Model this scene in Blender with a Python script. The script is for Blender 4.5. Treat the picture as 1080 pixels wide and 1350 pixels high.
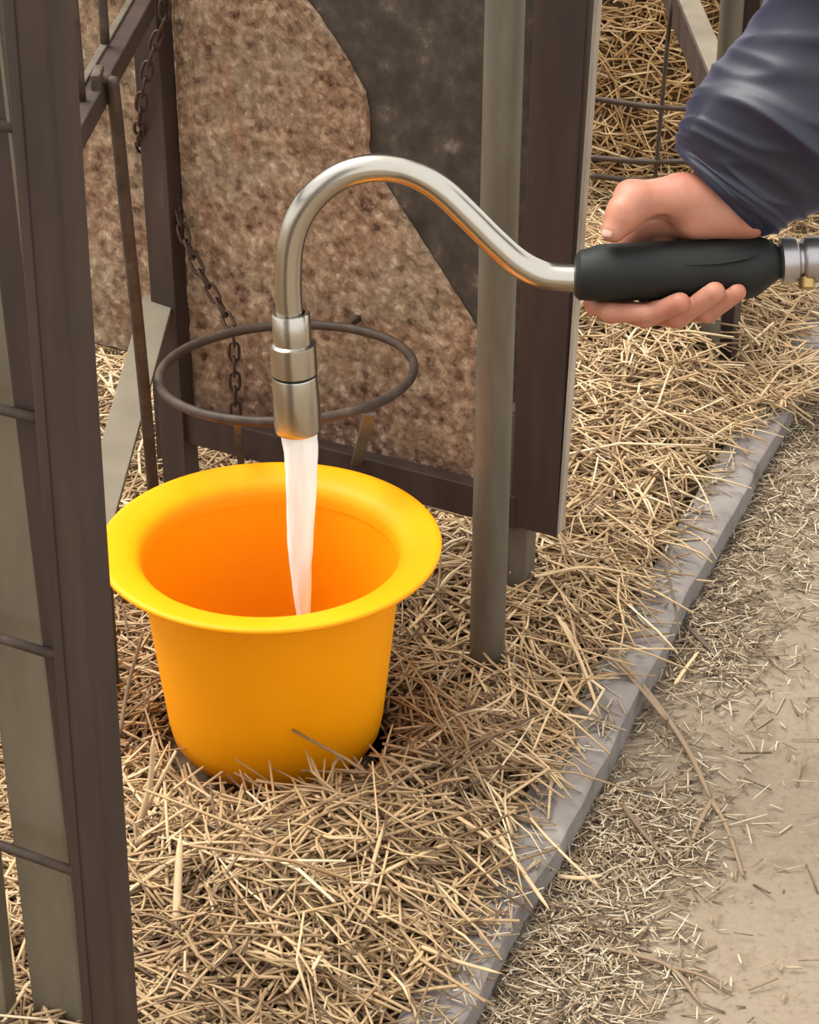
import bpy, bmesh, math, random
import numpy as np
from mathutils import Vector, Matrix
random.seed(7)
RNG = np.random.default_rng(7)

for o in list(bpy.data.objects):
    bpy.data.objects.remove(o, do_unlink=True)
SC = bpy.context.scene
COL = SC.collection

# ------------------------------------------------------------------ camera
FPX, PITCH, CAMH = 2950.0, math.radians(28.7), 1.2
cam_d = bpy.data.cameras.new('camera')
cam_d.sensor_fit = 'VERTICAL'; cam_d.sensor_height = 24.0
cam_d.lens = 24.0 * FPX / 1350.0
cam_d.clip_start = 0.02; cam_d.clip_end = 200
cam = bpy.data.objects.new('camera', cam_d); COL.objects.link(cam)
cam.location = (0, 0, CAMH)
cam.rotation_euler = (math.pi / 2 - PITCH, 0, 0)
SC.camera = cam

# ------------------------------------------------------------------ sky, sun, exposure
world = bpy.data.worlds.new('overcast_sky'); SC.world = world
world.use_nodes = True
bg = world.node_tree.nodes['Background']
bg.inputs['Color'].default_value = (1.0, 0.985, 0.96, 1)
bg.inputs['Strength'].default_value = 1.05
sun_d = bpy.data.lights.new('sun', 'SUN')
sun_d.energy = 3.6; sun_d.angle = math.radians(38); sun_d.color = (1.0, 0.95, 0.87)
sun = bpy.data.objects.new('sun', sun_d); COL.objects.link(sun)
sun.rotation_euler = Vector((0.50, -0.28, -1.0)).to_track_quat('-Z', 'Y').to_euler()
SC.view_settings.view_transform = 'Standard'
SC.view_settings.look = 'None'
SC.view_settings.gamma = 1.0
SC.view_settings.use_curve_mapping = False
SC.view_settings.exposure = 0.62

# ------------------------------------------------------------------ measuring helpers (pixel of the photo -> place in the world)
FW = Vector((0, math.cos(PITCH), -math.sin(PITCH)))
UP = Vector((0, math.sin(PITCH), math.cos(PITCH)))
RT = Vector((1, 0, 0))
CAMP = Vector((0, 0, CAMH))
def ray(u, v): return FW + RT * ((u - 540) / FPX) + UP * ((675 - v) / FPX)
def on_z(u, v, z=0.0):
    r = ray(u, v); return CAMP + r * ((z - CAMH) / r.z)
def on_y(u, v, y):
    r = ray(u, v); return CAMP + r * (y / r.y)
def on_plane(u, v, A, n):
    r = ray(u, v); return CAMP + r * ((A - CAMP).dot(n) / r.dot(n))
def at_depth(u, v, d): return CAMP + ray(u, v) * d
def lin(r, g, b):
    f = lambda c: (c / 255) / 12.92 if c / 255 <= .04045 else ((c / 255 + .055) / 1.055) ** 2.4
    return (f(r) * ALB, f(g) * ALB, f(b) * ALB, 1)
ALB = .70      # the daylight is bright: surfaces are darker than their look in the picture

# ------------------------------------------------------------------ materials
MATS = {}
def nodes_of(name):
    m = bpy.data.materials.new(name); m.use_nodes = True
    nt = m.node_tree; b = nt.nodes['Principled BSDF']
    return m, nt, b
def N(nt, t, **kw):
    n = nt.nodes.new(t)
    for k, v in kw.items():
        if hasattr(n, k): setattr(n, k, v)
        else: n.inputs[k].default_value = v
    return n
def ramp(nt, fac, stops, interp='LINEAR'):
    n = nt.nodes.new('ShaderNodeValToRGB'); n.color_ramp.interpolation = interp
    cr = n.color_ramp
    while len(cr.elements) < len(stops): cr.elements.new(0.5)
    for e, (p, c) in zip(cr.elements, stops): e.position = p; e.color = c
    nt.links.new(fac, n.inputs['Fac']); return n.outputs['Color']
def noise(nt, scale, detail=4, rough=.6, stretch=None, coords='Object', off=0.0):
    tc = nt.nodes.new('ShaderNodeTexCoord'); mp = nt.nodes.new('ShaderNodeMapping')
    if stretch: mp.inputs['Scale'].default_value = stretch
    mp.inputs['Location'].default_value = (off, off * 1.7, off * .6)
    nt.links.new(tc.outputs[coords], mp.inputs['Vector'])
    n = N(nt, 'ShaderNodeTexNoise'); n.inputs['Scale'].default_value = scale
    n.inputs['Detail'].default_value = detail; n.inputs['Roughness'].default_value = rough
    nt.links.new(mp.outputs['Vector'], n.inputs['Vector'])
    return n.outputs['Fac']
def voro(nt, scale, coords='Object', stretch=None):
    tc = nt.nodes.new('ShaderNodeTexCoord'); mp = nt.nodes.new('ShaderNodeMapping')
    if stretch: mp.inputs['Scale'].default_value = stretch
    nt.links.new(tc.outputs[coords], mp.inputs['Vector'])
    n = N(nt, 'ShaderNodeTexVoronoi'); n.inputs['Scale'].default_value = scale
    nt.links.new(mp.outputs['Vector'], n.inputs['Vector'])
    return n
def mixc(nt, fac, a, b, mode='MIX'):
    n = nt.nodes.new('ShaderNodeMix'); n.data_type = 'RGBA'; n.blend_type = mode
    for s, val in ((0, fac), (6, a), (7, b)):
        if isinstance(val, (int, float)): n.inputs[s].default_value = val
        elif isinstance(val, tuple): n.inputs[s].default_value = val
        else: nt.links.new(val, n.inputs[s])
    return n.outputs[2]
def bump(nt, b, h, strength=.3, dist=.002):
    n = nt.nodes.new('ShaderNodeBump'); n.inputs['Strength'].default_value = strength
    n.inputs['Distance'].default_value = dist
    nt.links.new(h, n.inputs['Height']); nt.links.new(n.outputs['Normal'], b.inputs['Normal'])
def setb(b, **kw):
    for k, v in kw.items(): b.inputs[k.replace('_', ' ')].default_value = v

def simple(name, stops, scale, rough=.6, metal=0.0, bstr=.2, bdist=.001, stretch=None, detail=5, spec=.5):
    m, nt, b = nodes_of(name)
    n = noise(nt, scale, detail, .65, stretch)
    nt.links.new(ramp(nt, n, stops), b.inputs['Base Color'])
    setb(b, Roughness=rough, Metallic=metal, Specular_IOR_Level=spec)
    if bstr: bump(nt, b, n, bstr, bdist)
    MATS[name] = m; return m

ALB = .60
simple('brown_steel', [(.25, lin(60, 46, 41)), (.5, lin(74, 58, 52)), (.68, lin(86, 67, 58)), (.8, lin(120, 100, 86))], 35, .55, 0, .25, .0008, (1, 1, .12), spec=.35)
ALB = .50
simple('galvanised', [(.25, lin(122, 112, 97)), (.55, lin(148, 139, 123)), (.8, lin(172, 163, 148))], 22, .45, .35, .12, .0005, (1, 1, .25))
ALB = .55
simple('dusty_zinc', [(.25, lin(116, 104, 84)), (.5, lin(142, 130, 108)), (.8, lin(163, 152, 131))], 9, .65, .1, .2, .0006, (1, 1, .35))
ALB = .66
simple('rusty_rod', [(.3, lin(62, 49, 41)), (.6, lin(92, 75, 63)), (.8, lin(136, 118, 101))], 40, .6, .2, .3, .0006)
simple('chain_iron', [(.3, lin(52, 40, 34)), (.6, lin(92, 66, 50)), (.8, lin(120, 96, 78))], 120, .55, .4, .2, .0004)
simple('dark_sheet', [(.3, lin(62, 54, 48)), (.5, lin(82, 72, 64)), (.62, lin(98, 87, 77)), (.74, lin(150, 138, 124))], 40, .7, 0, .3, .001, None, 8, .3)
ALB = .64
simple('kerb_concrete', [(.3, lin(112, 104, 97)), (.45, lin(146, 137, 131)), (.6, lin(156, 147, 141)), (.8, lin(186, 174, 163))], 24, .85, 0, .6, .002, None, 8)
ALB = .7
simple('bedding_litter', [(.3, lin(92, 72, 52)), (.6, lin(140, 112, 80)), (.8, lin(180, 150, 112))], 90, .95, 0, .8, .004)
simple('rubber_grip', [(.3, lin(22, 24, 23)), (.7, lin(30, 33, 32))], 60, .62, 0, .1, .0004, spec=.35)
ALB = .46
m = simple('navy_fabric', [(.3, lin(27, 29, 50)), (.6, lin(35, 38, 66)), (.8, lin(47, 50, 84))], 12, .48, 0, .15, .0015, spec=.5)
nb_ = m.node_tree.nodes['Principled BSDF']; nb_.inputs['Sheen Weight'].default_value = .14; nb_.inputs['Sheen Roughness'].default_value = .5; nb_.inputs['Sheen Tint'].default_value = (.55, .56, .9, 1)
ALB = .8
simple('pale_edge', [(.3, lin(150, 138, 124)), (.7, lin(196, 184, 168))], 30, .5, .1, .1, .0005, (1, 1, .2))  # pale tone for the thin strip along the gate stile
ALB = .6
simple('dark_lining', [(.3, lin(14, 14, 20)), (.7, lin(22, 22, 30))], 20, .8, 0, .1)

ALB = .70
# brushed steel of the spout
m, nt, b = nodes_of('brushed_steel'); setb(b, Base_Color=(.47, .44, .385, 1), Metallic=1.0, Roughness=.24)
bump(nt, b, noise(nt, 300, 2, .5), .03, .0002); MATS['brushed_steel'] = m
m, nt, b = nodes_of('satin_zinc'); setb(b, Base_Color=(.40, .38, .39, 1), Metallic=.9, Roughness=.35)
bump(nt, b, noise(nt, 120, 3, .5), .08, .0004); MATS['satin_zinc'] = m
m, nt, b = nodes_of('brass'); setb(b, Base_Color=(.42, .30, .12, 1), Metallic=.9, Roughness=.35); MATS['brass'] = m
# bucket plastic
m, nt, b = nodes_of('yellow_plastic'); setb(b, Roughness=.5, Specular_IOR_Level=.2)
nt.links.new(ramp(nt, noise(nt, 9, 2), [(.3, (.91, .325, .0006, 1)), (.7, (.94, .35, .0008, 1))]), b.inputs['Base Color'])
b.inputs['Subsurface Weight'].default_value = .12; b.inputs['Subsurface Radius'].default_value = (.02, .01, .002)
MATS['yellow_plastic'] = m
# skin
m, nt, b = nodes_of('skin'); setb(b, Roughness=.5, Specular_IOR_Level=.4)
n1 = noise(nt, 28, 3); n2 = noise(nt, 300, 3)
c = ramp(nt, n1, [(.3, lin(196, 124, 102)), (.55, lin(210, 146, 120)), (.75, lin(218, 160, 134))])
nt.links.new(c, b.inputs['Base Color']); bump(nt, b, n2, .12, .0006)
b.inputs['Subsurface Weight'].default_value = .25; b.inputs['Subsurface Radius'].default_value = (.008, .003, .0015); b.inputs['Subsurface Scale'].default_value = 1
MATS['skin'] = m
m, nt, b = nodes_of('nail'); setb(b, Roughness=.3)
nt.links.new(ramp(nt, noise(nt, 60, 2), [(.3, lin(226, 178, 160)), (.7, lin(236, 198, 182))]), b.inputs['Base Color']); MATS['nail'] = m
# aerated water
m, nt, b = nodes_of('white_water'); setb(b, Roughness=.2, IOR=1.33)
nt.links.new(ramp(nt, noise(nt, 90, 4, .6, (1, 1, .1)), [(.3, (.80, .86, .86, 1)), (.6, (.90, .97, .97, 1))]), b.inputs['Base Color'])

MATS['white_water'] = m
m, nt, b = nodes_of('clear_water'); setb(b, Roughness=.03, IOR=1.33, Base_Color=(.95, .97, .97, 1))
b.inputs['Transmission Weight'].default_value = 1.0
bump(nt, b, noise(nt, 40, 2), .3, .002); MATS['clear_water'] = m
ALB = .80
# dirt-crusted plate
m, nt, b = nodes_of('crusted_plate')
nA0 = noise(nt, 85, 5, .62); vo = voro(nt, 130); nB = noise(nt, 7, 4, .6); nC = noise(nt, 30, 5, .65, (1, 1, .3)); nP = noise(nt, 11, 4, .6, None, 'Object', 5.)
vx = nt.nodes.new('ShaderNodeSeparateColor'); nt.links.new(vo.outputs['Color'], vx.inputs[0])
mm = N(nt, 'ShaderNodeMath', operation='MULTIPLY_ADD'); nt.links.new(vx.outputs[0], mm.inputs[0]); mm.inputs[1].default_value = .22
m2 = N(nt, 'ShaderNodeMath', operation='MULTIPLY_ADD'); nt.links.new(nA0, m2.inputs[0]); m2.inputs[1].default_value = 1.1; m2.inputs[2].default_value = -.15
nt.links.new(m2.outputs[0], mm.inputs[2]); nA = mm.outputs[0]
c1 = ramp(nt, nA, [(.24, lin(84, 60, 46)), (.38, lin(132, 103, 82)), (.56, lin(164, 134, 109)), (.70, lin(190, 162, 134)), (.82, lin(224, 204, 178))])
c1 = mixc(nt, ramp(nt, nP, [(.45, (0, 0, 0, 1)), (.62, (.6, .6, .6, 1))]), c1, ramp(nt, nA, [(.25, lin(120, 104, 84)), (.6, lin(172, 154, 128)), (.8, lin(200, 186, 160))]))
c2 = ramp(nt, nA, [(.24, lin(70, 50, 42)), (.42, lin(108, 82, 69)), (.6, lin(136, 108, 92)), (.78, lin(196, 172, 150))])
sp = nt.nodes.new('ShaderNodeTexCoord'); sx = nt.nodes.new('ShaderNodeSeparateXYZ')
nt.links.new(sp.outputs['Object'], sx.inputs[0])
md = N(nt, 'ShaderNodeMath', operation='MULTIPLY_ADD'); nt.links.new(sx.outputs['Z'], md.inputs[0]); md.inputs[1].default_value = 2.2
nt.links.new(nB, md.inputs[2])
mask = ramp(nt, md.outputs[0], [(.85, (0, 0, 0, 1)), (1.3, (1, 1, 1, 1))])
# mask by height and noise: darker brown ramp toward the foot of the plate
c3 = mixc(nt, mask, c2, c1)
rs = ramp(nt, nC, [(.60, (0, 0, 0, 1)), (.74, (.55, .55, .55, 1))])
c4 = mixc(nt, rs, c3, lin(150, 92, 70))
nt.links.new(c4, b.inputs['Base Color']); setb(b, Roughness=.9, Specular_IOR_Level=.15)
bump(nt, b, nA, .7, .003); MATS['crusted_plate'] = m
ALB = .58
# yard concrete, dusty
m, nt, b = nodes_of('yard_concrete')
n1 = noise(nt, 3.0, 5, .6, None, 'Object', 3.1); n2 = noise(nt, 160, 4, .7); n3 = noise(nt, 28, 5, .65)
c1 = ramp(nt, n1, [(.3, lin(150, 133, 113)), (.5, lin(168, 151, 130)), (.7, lin(182, 166, 145))])
c2 = ramp(nt, n2, [(.30, lin(106, 90, 72)), (.42, lin(168, 151, 130)), (.62, lin(178, 162, 141)), (.75, lin(208, 190, 164))])
c3 = mixc(nt, .55, c1, c2)
st = ramp(nt, n3, [(.34, (.55, .55, .55, 1)), (.46, (0, 0, 0, 1))])
nt.links.new(mixc(nt, st, c3, lin(140, 120, 97)), b.inputs['Base Color'])
setb(b, Roughness=.95, Specular_IOR_Level=.2); bump(nt, b, n2, .5, .002); MATS['yard_concrete'] = m
ALB = .80
# straw, shade of each stalk from an attribute
def straw_mat(name, stops):
    m, nt, b = nodes_of(name)
    at = nt.nodes.new('ShaderNodeAttribute'); at.attribute_name = 'tone'
    nn = noise(nt, 130, 3, .6)
    ad = N(nt, 'ShaderNodeMath', operation='MULTIPLY_ADD'); nt.links.new(nn, ad.inputs[0]); ad.inputs[1].default_value = .3
    sb = N(nt, 'ShaderNodeMath', operation='SUBTRACT'); nt.links.new(at.outputs['Fac'], sb.inputs[0]); sb.inputs[1].default_value = .15
    nt.links.new(sb.outputs[0], ad.inputs[2])
    nt.links.new(ramp(nt, ad.outputs[0], stops), b.inputs['Base Color'])
    setb(b, Roughness=.55, Specular_IOR_Level=.4); MATS[name] = m
straw_mat('straw', [(.0, lin(98, 74, 52)), (.3, lin(158, 128, 91)), (.55, lin(196, 164, 121)), (.8, lin(217, 188, 146)), (1., lin(233, 210, 174))])
ALB = .9
straw_mat('golden_straw', [(.0, lin(140, 106, 68)), (.3, lin(196, 158, 108)), (.6, lin(222, 186, 132)), (1., lin(242, 218, 174))])
ALB = .68
straw_mat('chaff', [(.0, lin(98, 80, 60)), (.3, lin(150, 126, 98)), (.6, lin(192, 168, 134)), (1., lin(234, 218, 190))])
straw_mat('grey_stem', [(.0, lin(96, 78, 60)), (.5, lin(140, 116, 90)), (1., lin(176, 150, 118))])

# ------------------------------------------------------------------ mesh helpers
def link(name, me, mat=None, parent=None, smooth=False):
    if mat: me.materials.append(MATS[mat] if isinstance(mat, str) else mat)
    if smooth:
        me.polygons.foreach_set('use_smooth', [True] * len(me.polygons))
    o = bpy.data.objects.new(name, me); COL.objects.link(o)
    if parent is not None:
        o.parent = parent
        o.matrix_parent_inverse = Matrix.Translation(-Vector(parent_world(parent)))
    return o
def parent_world(p):
    v = Vector(p.location); q = p.parent
    # parts built in world coordinates: their own origin sits at zero
    return v if q is None else Vector((0, 0, 0))
def tag(o, label=None, cat=None, group=None, kind=None):
    if label: o['label'] = label
    if cat: o['category'] = cat
    if group: o['group'] = group
    if kind: o['kind'] = kind
    return o
def thing(name, loc, label, cat, group=None):
    o = bpy.data.objects.new(name, None); COL.objects.link(o); o.location = loc
    o.empty_display_size = .05
    return tag(o, label, cat, group)
def pyd(name, V, F):
    me = bpy.data.meshes.new(name); me.from_pydata([tuple(v) for v in V], [], [tuple(f) for f in F]); me.update(); return me
def np_mesh(name, V, Q):
    """fast quad mesh from arrays"""
    V = np.asarray(V, np.float32); Q = np.asarray(Q, np.int32)
    me = bpy.data.meshes.new(name)
    me.vertices.add(len(V)); me.vertices.foreach_set('co', V.ravel())
    k = Q.shape[1]
    me.loops.add(Q.size); me.loops.foreach_set('vertex_index', Q.ravel())
    me.polygons.add(len(Q)); me.polygons.foreach_set('loop_start', np.arange(0, Q.size, k, dtype=np.int32))
    me.update(calc_edges=True); return me
def bm_mesh(name, bm):
    bmesh.ops.recalc_face_normals(bm, faces=bm.faces)
    me = bpy.data.meshes.new(name); bm.to_mesh(me); bm.free(); return me
def bar_mesh(name, p, q, w, d, xdir=None, bev=.0015, prof=None):
    """straight bar p->q, w along xdir, d across; prof = list of 2D points replaces the rectangle"""
    p = Vector(p); q = Vector(q); ax = (q - p).normalized()
    x = Vector(xdir) if xdir is not None else Vector((1, 0, 0))
    x = (x - ax * x.dot(ax)).normalized(); y = ax.cross(x)
    pr = prof or [(-w / 2, -d / 2), (w / 2, -d / 2), (w / 2, d / 2), (-w / 2, d / 2)]
    bm = bmesh.new()
    a = [bm.verts.new(p + x * s + y * t) for s, t in pr]; c = [bm.verts.new(q + x * s + y * t) for s, t in pr]
    n = len(pr)
    bm.faces.new(a[::-1]); bm.faces.new(c)
    for i in range(n): bm.faces.new((a[i], a[(i + 1) % n], c[(i + 1) % n], c[i]))
    if bev:
        bmesh.ops.bevel(bm, geom=list(bm.edges), offset=bev, segments=2, affect='EDGES', profile=.6, clamp_overlap=True)
    return bm_mesh(name, bm)
def spline(pts, n):
    """Catmull-Rom through points of any dimension"""
    P = np.array([list(p) for p in pts], float)
    P = np.vstack([2 * P[0] - P[1], P, 2 * P[-1] - P[-2]])
    out = []
    m = len(P) - 3
    for s in np.linspace(0, m - 1e-9, n):
        i = int(s); t = s - i
        a, b_, c_, d_ = P[i:i + 4]
        out.append(.5 * ((2 * b_) + (-a + c_) * t + (2 * a - 5 * b_ + 4 * c_ - d_) * t * t + (-a + 3 * b_ - 3 * c_ + d_) * t ** 3))
    return np.array(out)
def tube_mesh(name, path, radii, seg=16, cap=True, squash=1.0, wob=None):
    path = np.asarray(path, float); n = len(path)
    radii = np.full(n, radii) if np.isscalar(radii) else np.asarray(radii, float)
    T = np.gradient(path, axis=0); T /= np.linalg.norm(T, axis=1)[:, None] + 1e-12
    ref = np.array([0, 0, 1.]) if abs(T[0][2]) < .9 else np.array([0, 1., 0])
    x = np.cross(ref, T[0]); x /= np.linalg.norm(x)
    V = []
    for i in range(n):
        x = x - T[i] * x.dot(T[i]); x /= np.linalg.norm(x); y = np.cross(T[i], x)
        for k in range(seg):
            a = 2 * math.pi * k / seg
            r = radii[i] * (1 if wob is None else wob(i, a))
            V.append(path[i] + x * math.cos(a) * r + y * math.sin(a) * r * squash)
    F = [(i * seg + k, i * seg + (k + 1) % seg, (i + 1) * seg + (k + 1) % seg, (i + 1) * seg + k) for i in range(n - 1) for k in range(seg)]
    if cap: F += [tuple(range(seg))[::-1], tuple((n - 1) * seg + k for k in range(seg))]
    return pyd(name, V, F)
def lathe_mesh(name, prof, center, axis=(0, 0, 1), seg=64, closed=False):
    """prof: (radius, distance along axis)"""
    axis = Vector(axis).normalized(); c = Vector(center)
    x = axis.orthogonal().normalized(); y = axis.cross(x)
    V = []; n = len(prof)
    for r, h in prof:
        for k in range(seg):
            a = 2 * math.pi * k / seg
            V.append(c + axis * h + (x * math.cos(a) + y * math.sin(a)) * max(r, 1e-5))
    m = n if closed else n - 1
    F = [(i * seg + k, i * seg + (k + 1) % seg, ((i + 1) % n) * seg + (k + 1) % seg, ((i + 1) % n) * seg + k) for i in range(m) for k in range(seg)]
    me = pyd(name, V, F)
    bm = bmesh.new(); bm.from_mesh(me); bmesh.ops.remove_doubles(bm, verts=bm.verts, dist=2e-5)
    bmesh.ops.recalc_face_normals(bm, faces=bm.faces); bm.to_mesh(me); bm.free()
    return me
def auto_smooth(o, ang=40):
    me = o.data
    me.polygons.foreach_set('use_smooth', [True] * len(me.polygons))
    bm = bmesh.new(); bm.from_mesh(me)
    for e in bm.edges:
        e.smooth = not (len(e.link_faces) == 2 and e.calc_face_angle(0) > math.radians(ang))
    bm.to_mesh(me); bm.free()
    return o
SN = RNG.normal(size=(40, 3)); SP = RNG.uniform(0, 6.28, 40)
def fbm2(x, y, scale, octv=5, seed=0):
    v = np.zeros_like(np.asarray(x, float)); a = 1.0; tot = 0
    for k in range(octv):
        for j in range(3):
            i = (seed + k * 3 + j) % 40
            v = v + a * np.sin((x * SN[i, 0] + y * SN[i, 1]) * scale * 2 ** k * 1.3 + SP[i])
        tot += a * 2.0; a *= .55
    return v / tot

# ------------------------------------------------------------------ ground
def kerb_point(u, v): return on_z(u, v, .03)
K0 = kerb_point(982, 590); K1 = kerb_point(597, 1290)
KD = (K0 - K1); KD.z = 0; KD.normalize()                       # runs away from the viewer
KN = Vector((KD.y, -KD.x, 0))                                  # points to the open yard
def kerb_side(x, y): return (x - K1.x) * KN.x + (y - K1.y) * KN.y
S = 20
fl = link('floor', pyd('floor', [(-S, -S, 0), (S, -S, 0), (S, S, 0), (-S, S, 0)], [(0, 1, 2, 3)]), 'yard_concrete')
tag(fl, 'dusty beige concrete yard floor strewn with chaff', kind='structure')
# kerb: low concrete upstand, slightly chipped along its edges
KW = .049
nk = 240; V = []; F = []
for i in range(nk + 1):
    t = -.55 + 5.0 * i / nk
    c = Vector((K1.x, K1.y, 0)) + KD * t
    w1 = KW / 2 + .004 * float(fbm2(np.array(t), np.array(.3), 9, 4, 2)); w2 = KW / 2 + .005 * float(fbm2(np.array(t), np.array(2.3), 11, 4, 9))
    h = .03 + .0025 * float(fbm2(np.array(t), np.array(5.), 6, 3, 5))
    for s, z in ((-w1 - .004, -.03), (-w1, h - .002), (-w1 + .003, h), (w2 - .004, h), (w2, h - .003), (w2 + .003, -.03)):
        V.append(c + KN * s + Vector((0, 0, z)))
for i in range(nk):
    for k in range(5):
        a = i * 6 + k; F.append((a, a + 6, a + 7, a + 1))
kb = link('kerb', pyd('kerb', V, F), 'kerb_concrete', smooth=True); auto_smooth(kb, 50)
tag(kb, 'low grey concrete kerb between straw bedding and yard', kind='structure')

# bedding surface
BX, BY = -.1225, 1.716          # bucket stands here
def bed_h(x, y):
    x = np.asarray(x, float); y = np.asarray(y, float)
    s = (x - K1.x) * KN.x + (y - K1.y) * KN.y               # <0 on the bedding side
    h = .036 + .018 * fbm2(x, y, 9, 4, 1) + .010 * fbm2(x, y, 34, 3, 6)
    h = h + .02 * np.exp(-((s + .16) / .09) ** 2)           # ridge just inside the kerb
    h = h + .07 * np.exp(-(((x - .30) / .16) ** 2 + ((y - 2.62) / .2) ** 2))   # heap by the far pen
    d = np.hypot(x - BX, y - BY); k = np.clip((d - .105) / .075, 0, 1); k = k * k * (3 - 2 * k)
    h = .010 + (h - .010) * k                               # pressed flat under the bucket
    d = np.hypot(x - .074, (y - 1.79) * .8); h = np.maximum(h - .05 * np.exp(-(d / .075) ** 2), .008)
    e = np.clip((-s - .025) / .07, 0, 1); e = e * e * (3 - 2 * e)
    return .012 + (h - .012) * e
xs = np.linspace(-1.4, .95, 150); ys = np.linspace(.9, 4.6, 240)
gx, gy = np.meshgrid(xs, ys)
# shear the grid so that it ends along the kerb
kx = K1.x + (gy - K1.y) * KD.x / KD.y - KW / 2 / KN.x
gx = kx - (xs.max() - gx)
gz = bed_h(gx, gy) - .008
V = np.stack([gx, gy, gz], -1).reshape(-1, 3)
ny, nx = gx.shape
ii = np.arange(ny * nx).reshape(ny, nx)
Q = np.stack([ii[:-1, :-1], ii[:-1, 1:], ii[1:, 1:], ii[1:, :-1]], -1).reshape(-1, 4)
bedbase = link('bedding_layer', np_mesh('bedding_layer', V, Q), 'bedding_litter', smooth=True)
tag(bedbase, 'matted brown litter under the loose straw', 'bedding', kind='stuff')

# ------------------------------------------------------------------ straw
def straws(name, mat, P, D, L, R, bend, tone, nseg=2, sides=4, flat=.6, parent=None):
    n = len(P)
    P = np.asarray(P, float); D = D / np.linalg.norm(D, axis=1)[:, None]
    ref = np.where(np.abs(D[:, 2:3]) > .9, np.array([[1., 0, 0]]), np.array([[0, 0, 1.]]))
    A = np.cross(D, ref); A /= np.linalg.norm(A, axis=1)[:, None]; B = np.cross(A, D)
    ts = np.linspace(-.5, .5, nseg + 1)
    rings = []
    for t in ts:
        c = P + D * (t * L)[:, None] + bend * ((4 * t * t - .5) * L)[:, None]
        for k in range(sides):
            a = 2 * math.pi * (k + .5) / sides
            tap = 1.0 - .25 * abs(t) * 2
            rings.append(c + A * (R * math.cos(a) * tap)[:, None] + B * (R * math.sin(a) * flat * tap)[:, None])
    m = sides * (nseg + 1)
    V = np.stack(rings, 1).reshape(-1, 3)
    q = []
    for i in range(nseg):
        for k in range(sides):
            q.append((i * sides + k, i * sides + (k + 1) % sides, (i + 1) * sides + (k + 1) % sides, (i + 1) * sides + k))
    if sides == 4:
        q += [(3, 2, 1, 0), tuple(nseg * 4 + k for k in range(4))]
    q = np.array(q)
    Q = (q[None] + (np.arange(n) * m)[:, None, None]).reshape(-1, 4)
    me = np_mesh(name, V, Q)
    at = me.attributes.new('tone', 'FLOAT', 'POINT')
    at.data.foreach_set('value', np.repeat(np.clip(tone, 0, 1), m).astype(np.float32))
    return link(name, me, mat, parent)
def flat_dirs(n, tilt):
    a = RNG.uniform(0, 2 * math.pi, n); e = RNG.normal(0, tilt, n)
    return np.stack([np.cos(a) * np.cos(e), np.sin(a) * np.cos(e), np.sin(e)], 1)
def outside_bucket(P, r=.128):
    return np.hypot(P[:, 0] - BX, P[:, 1] - BY) > r

def bedding(name, n, x0, x1, y0, y1, label, Lr=(.035, .125), Rr=(.0010, .0024), lift=.022, tilt=.2, mat='straw', smax=.0, dens=None, group=None):
    x = RNG.uniform(x0, x1, n); y = RNG.uniform(y0, y1, n)
    s = kerb_side(x, y)
    keep = s < smax - .022 - np.abs(RNG.normal(0, .016, n)) + .022 * fbm2(x, y, 18, 3, 3)
    yc = on_z(1015, 540).y
    keep |= (s < .035 + .02 * fbm2(x, y, 30, 3, 3)) & (np.abs(y - yc) < .07 + .02 * fbm2(y, x, 30, 3, 5)) & (s > -.06)
    if dens is not None: keep &= RNG.uniform(0, 1, n) < dens(x, y)
    x, y = x[keep], y[keep]; n = len(x)
    z = bed_h(x, y) + RNG.uniform(-.006, lift, n)
    sk = kerb_side(x, y); z = np.where(np.abs(sk) < .035, np.maximum(z, .036 + RNG.uniform(0, .012, n)), z)
    P = np.stack([x, y, z], 1)
    L = RNG.uniform(*Lr, n) * RNG.choice([.6, 1, 1, 1.5], n)
    D = flat_dirs(n, tilt)
    R = RNG.uniform(*Rr, n)
    low = z - np.abs(D[:, 2]) * L * .5
    P[:, 2] += np.maximum(0, .004 - low)
    k = outside_bucket(P, .106)
    ends = [np.hypot(P[:, 0] + sg * D[:, 0] * L * .5 - BX, P[:, 1] + sg * D[:, 1] * L * .5 - BY) > .102 for sg in (-1, 1)]
    k &= ends[0] & ends[1]
    P, D, L, R = P[k], D[k], L[k], R[k]; n = len(P)
    bend = RNG.normal(0, .11, (n, 3)); bend[:, 2] = -np.abs(bend[:, 2]) * .4
    tone = np.clip(RNG.normal(.52, .22, n) + .2 * fbm2(P[:, 0], P[:, 1], 11, 3, 8), 0, 1)
    o = straws(name, mat, P, D, L, R, bend, tone, 3)
    return tag(o, label, 'straw', group, 'stuff')
bedding('straw_bedding', 26000, -.62, .42, 1.05, 2.08, 'thick loose straw bedding around the yellow bucket', tilt=.2)
bedding('straw_bedding', 19000, -1.0, .62, 2.05, 2.95, 'straw bedding behind the rusty gate and black grip', Lr=(.04, .13), Rr=(.0013, .0024), tilt=.25)
bedding('straw_bedding', 9000, -.9, 1.0, 2.95, 4.4, 'far straw bedding under the wire mesh', Lr=(.05, .14), Rr=(.0016, .003), tilt=.25)

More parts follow.
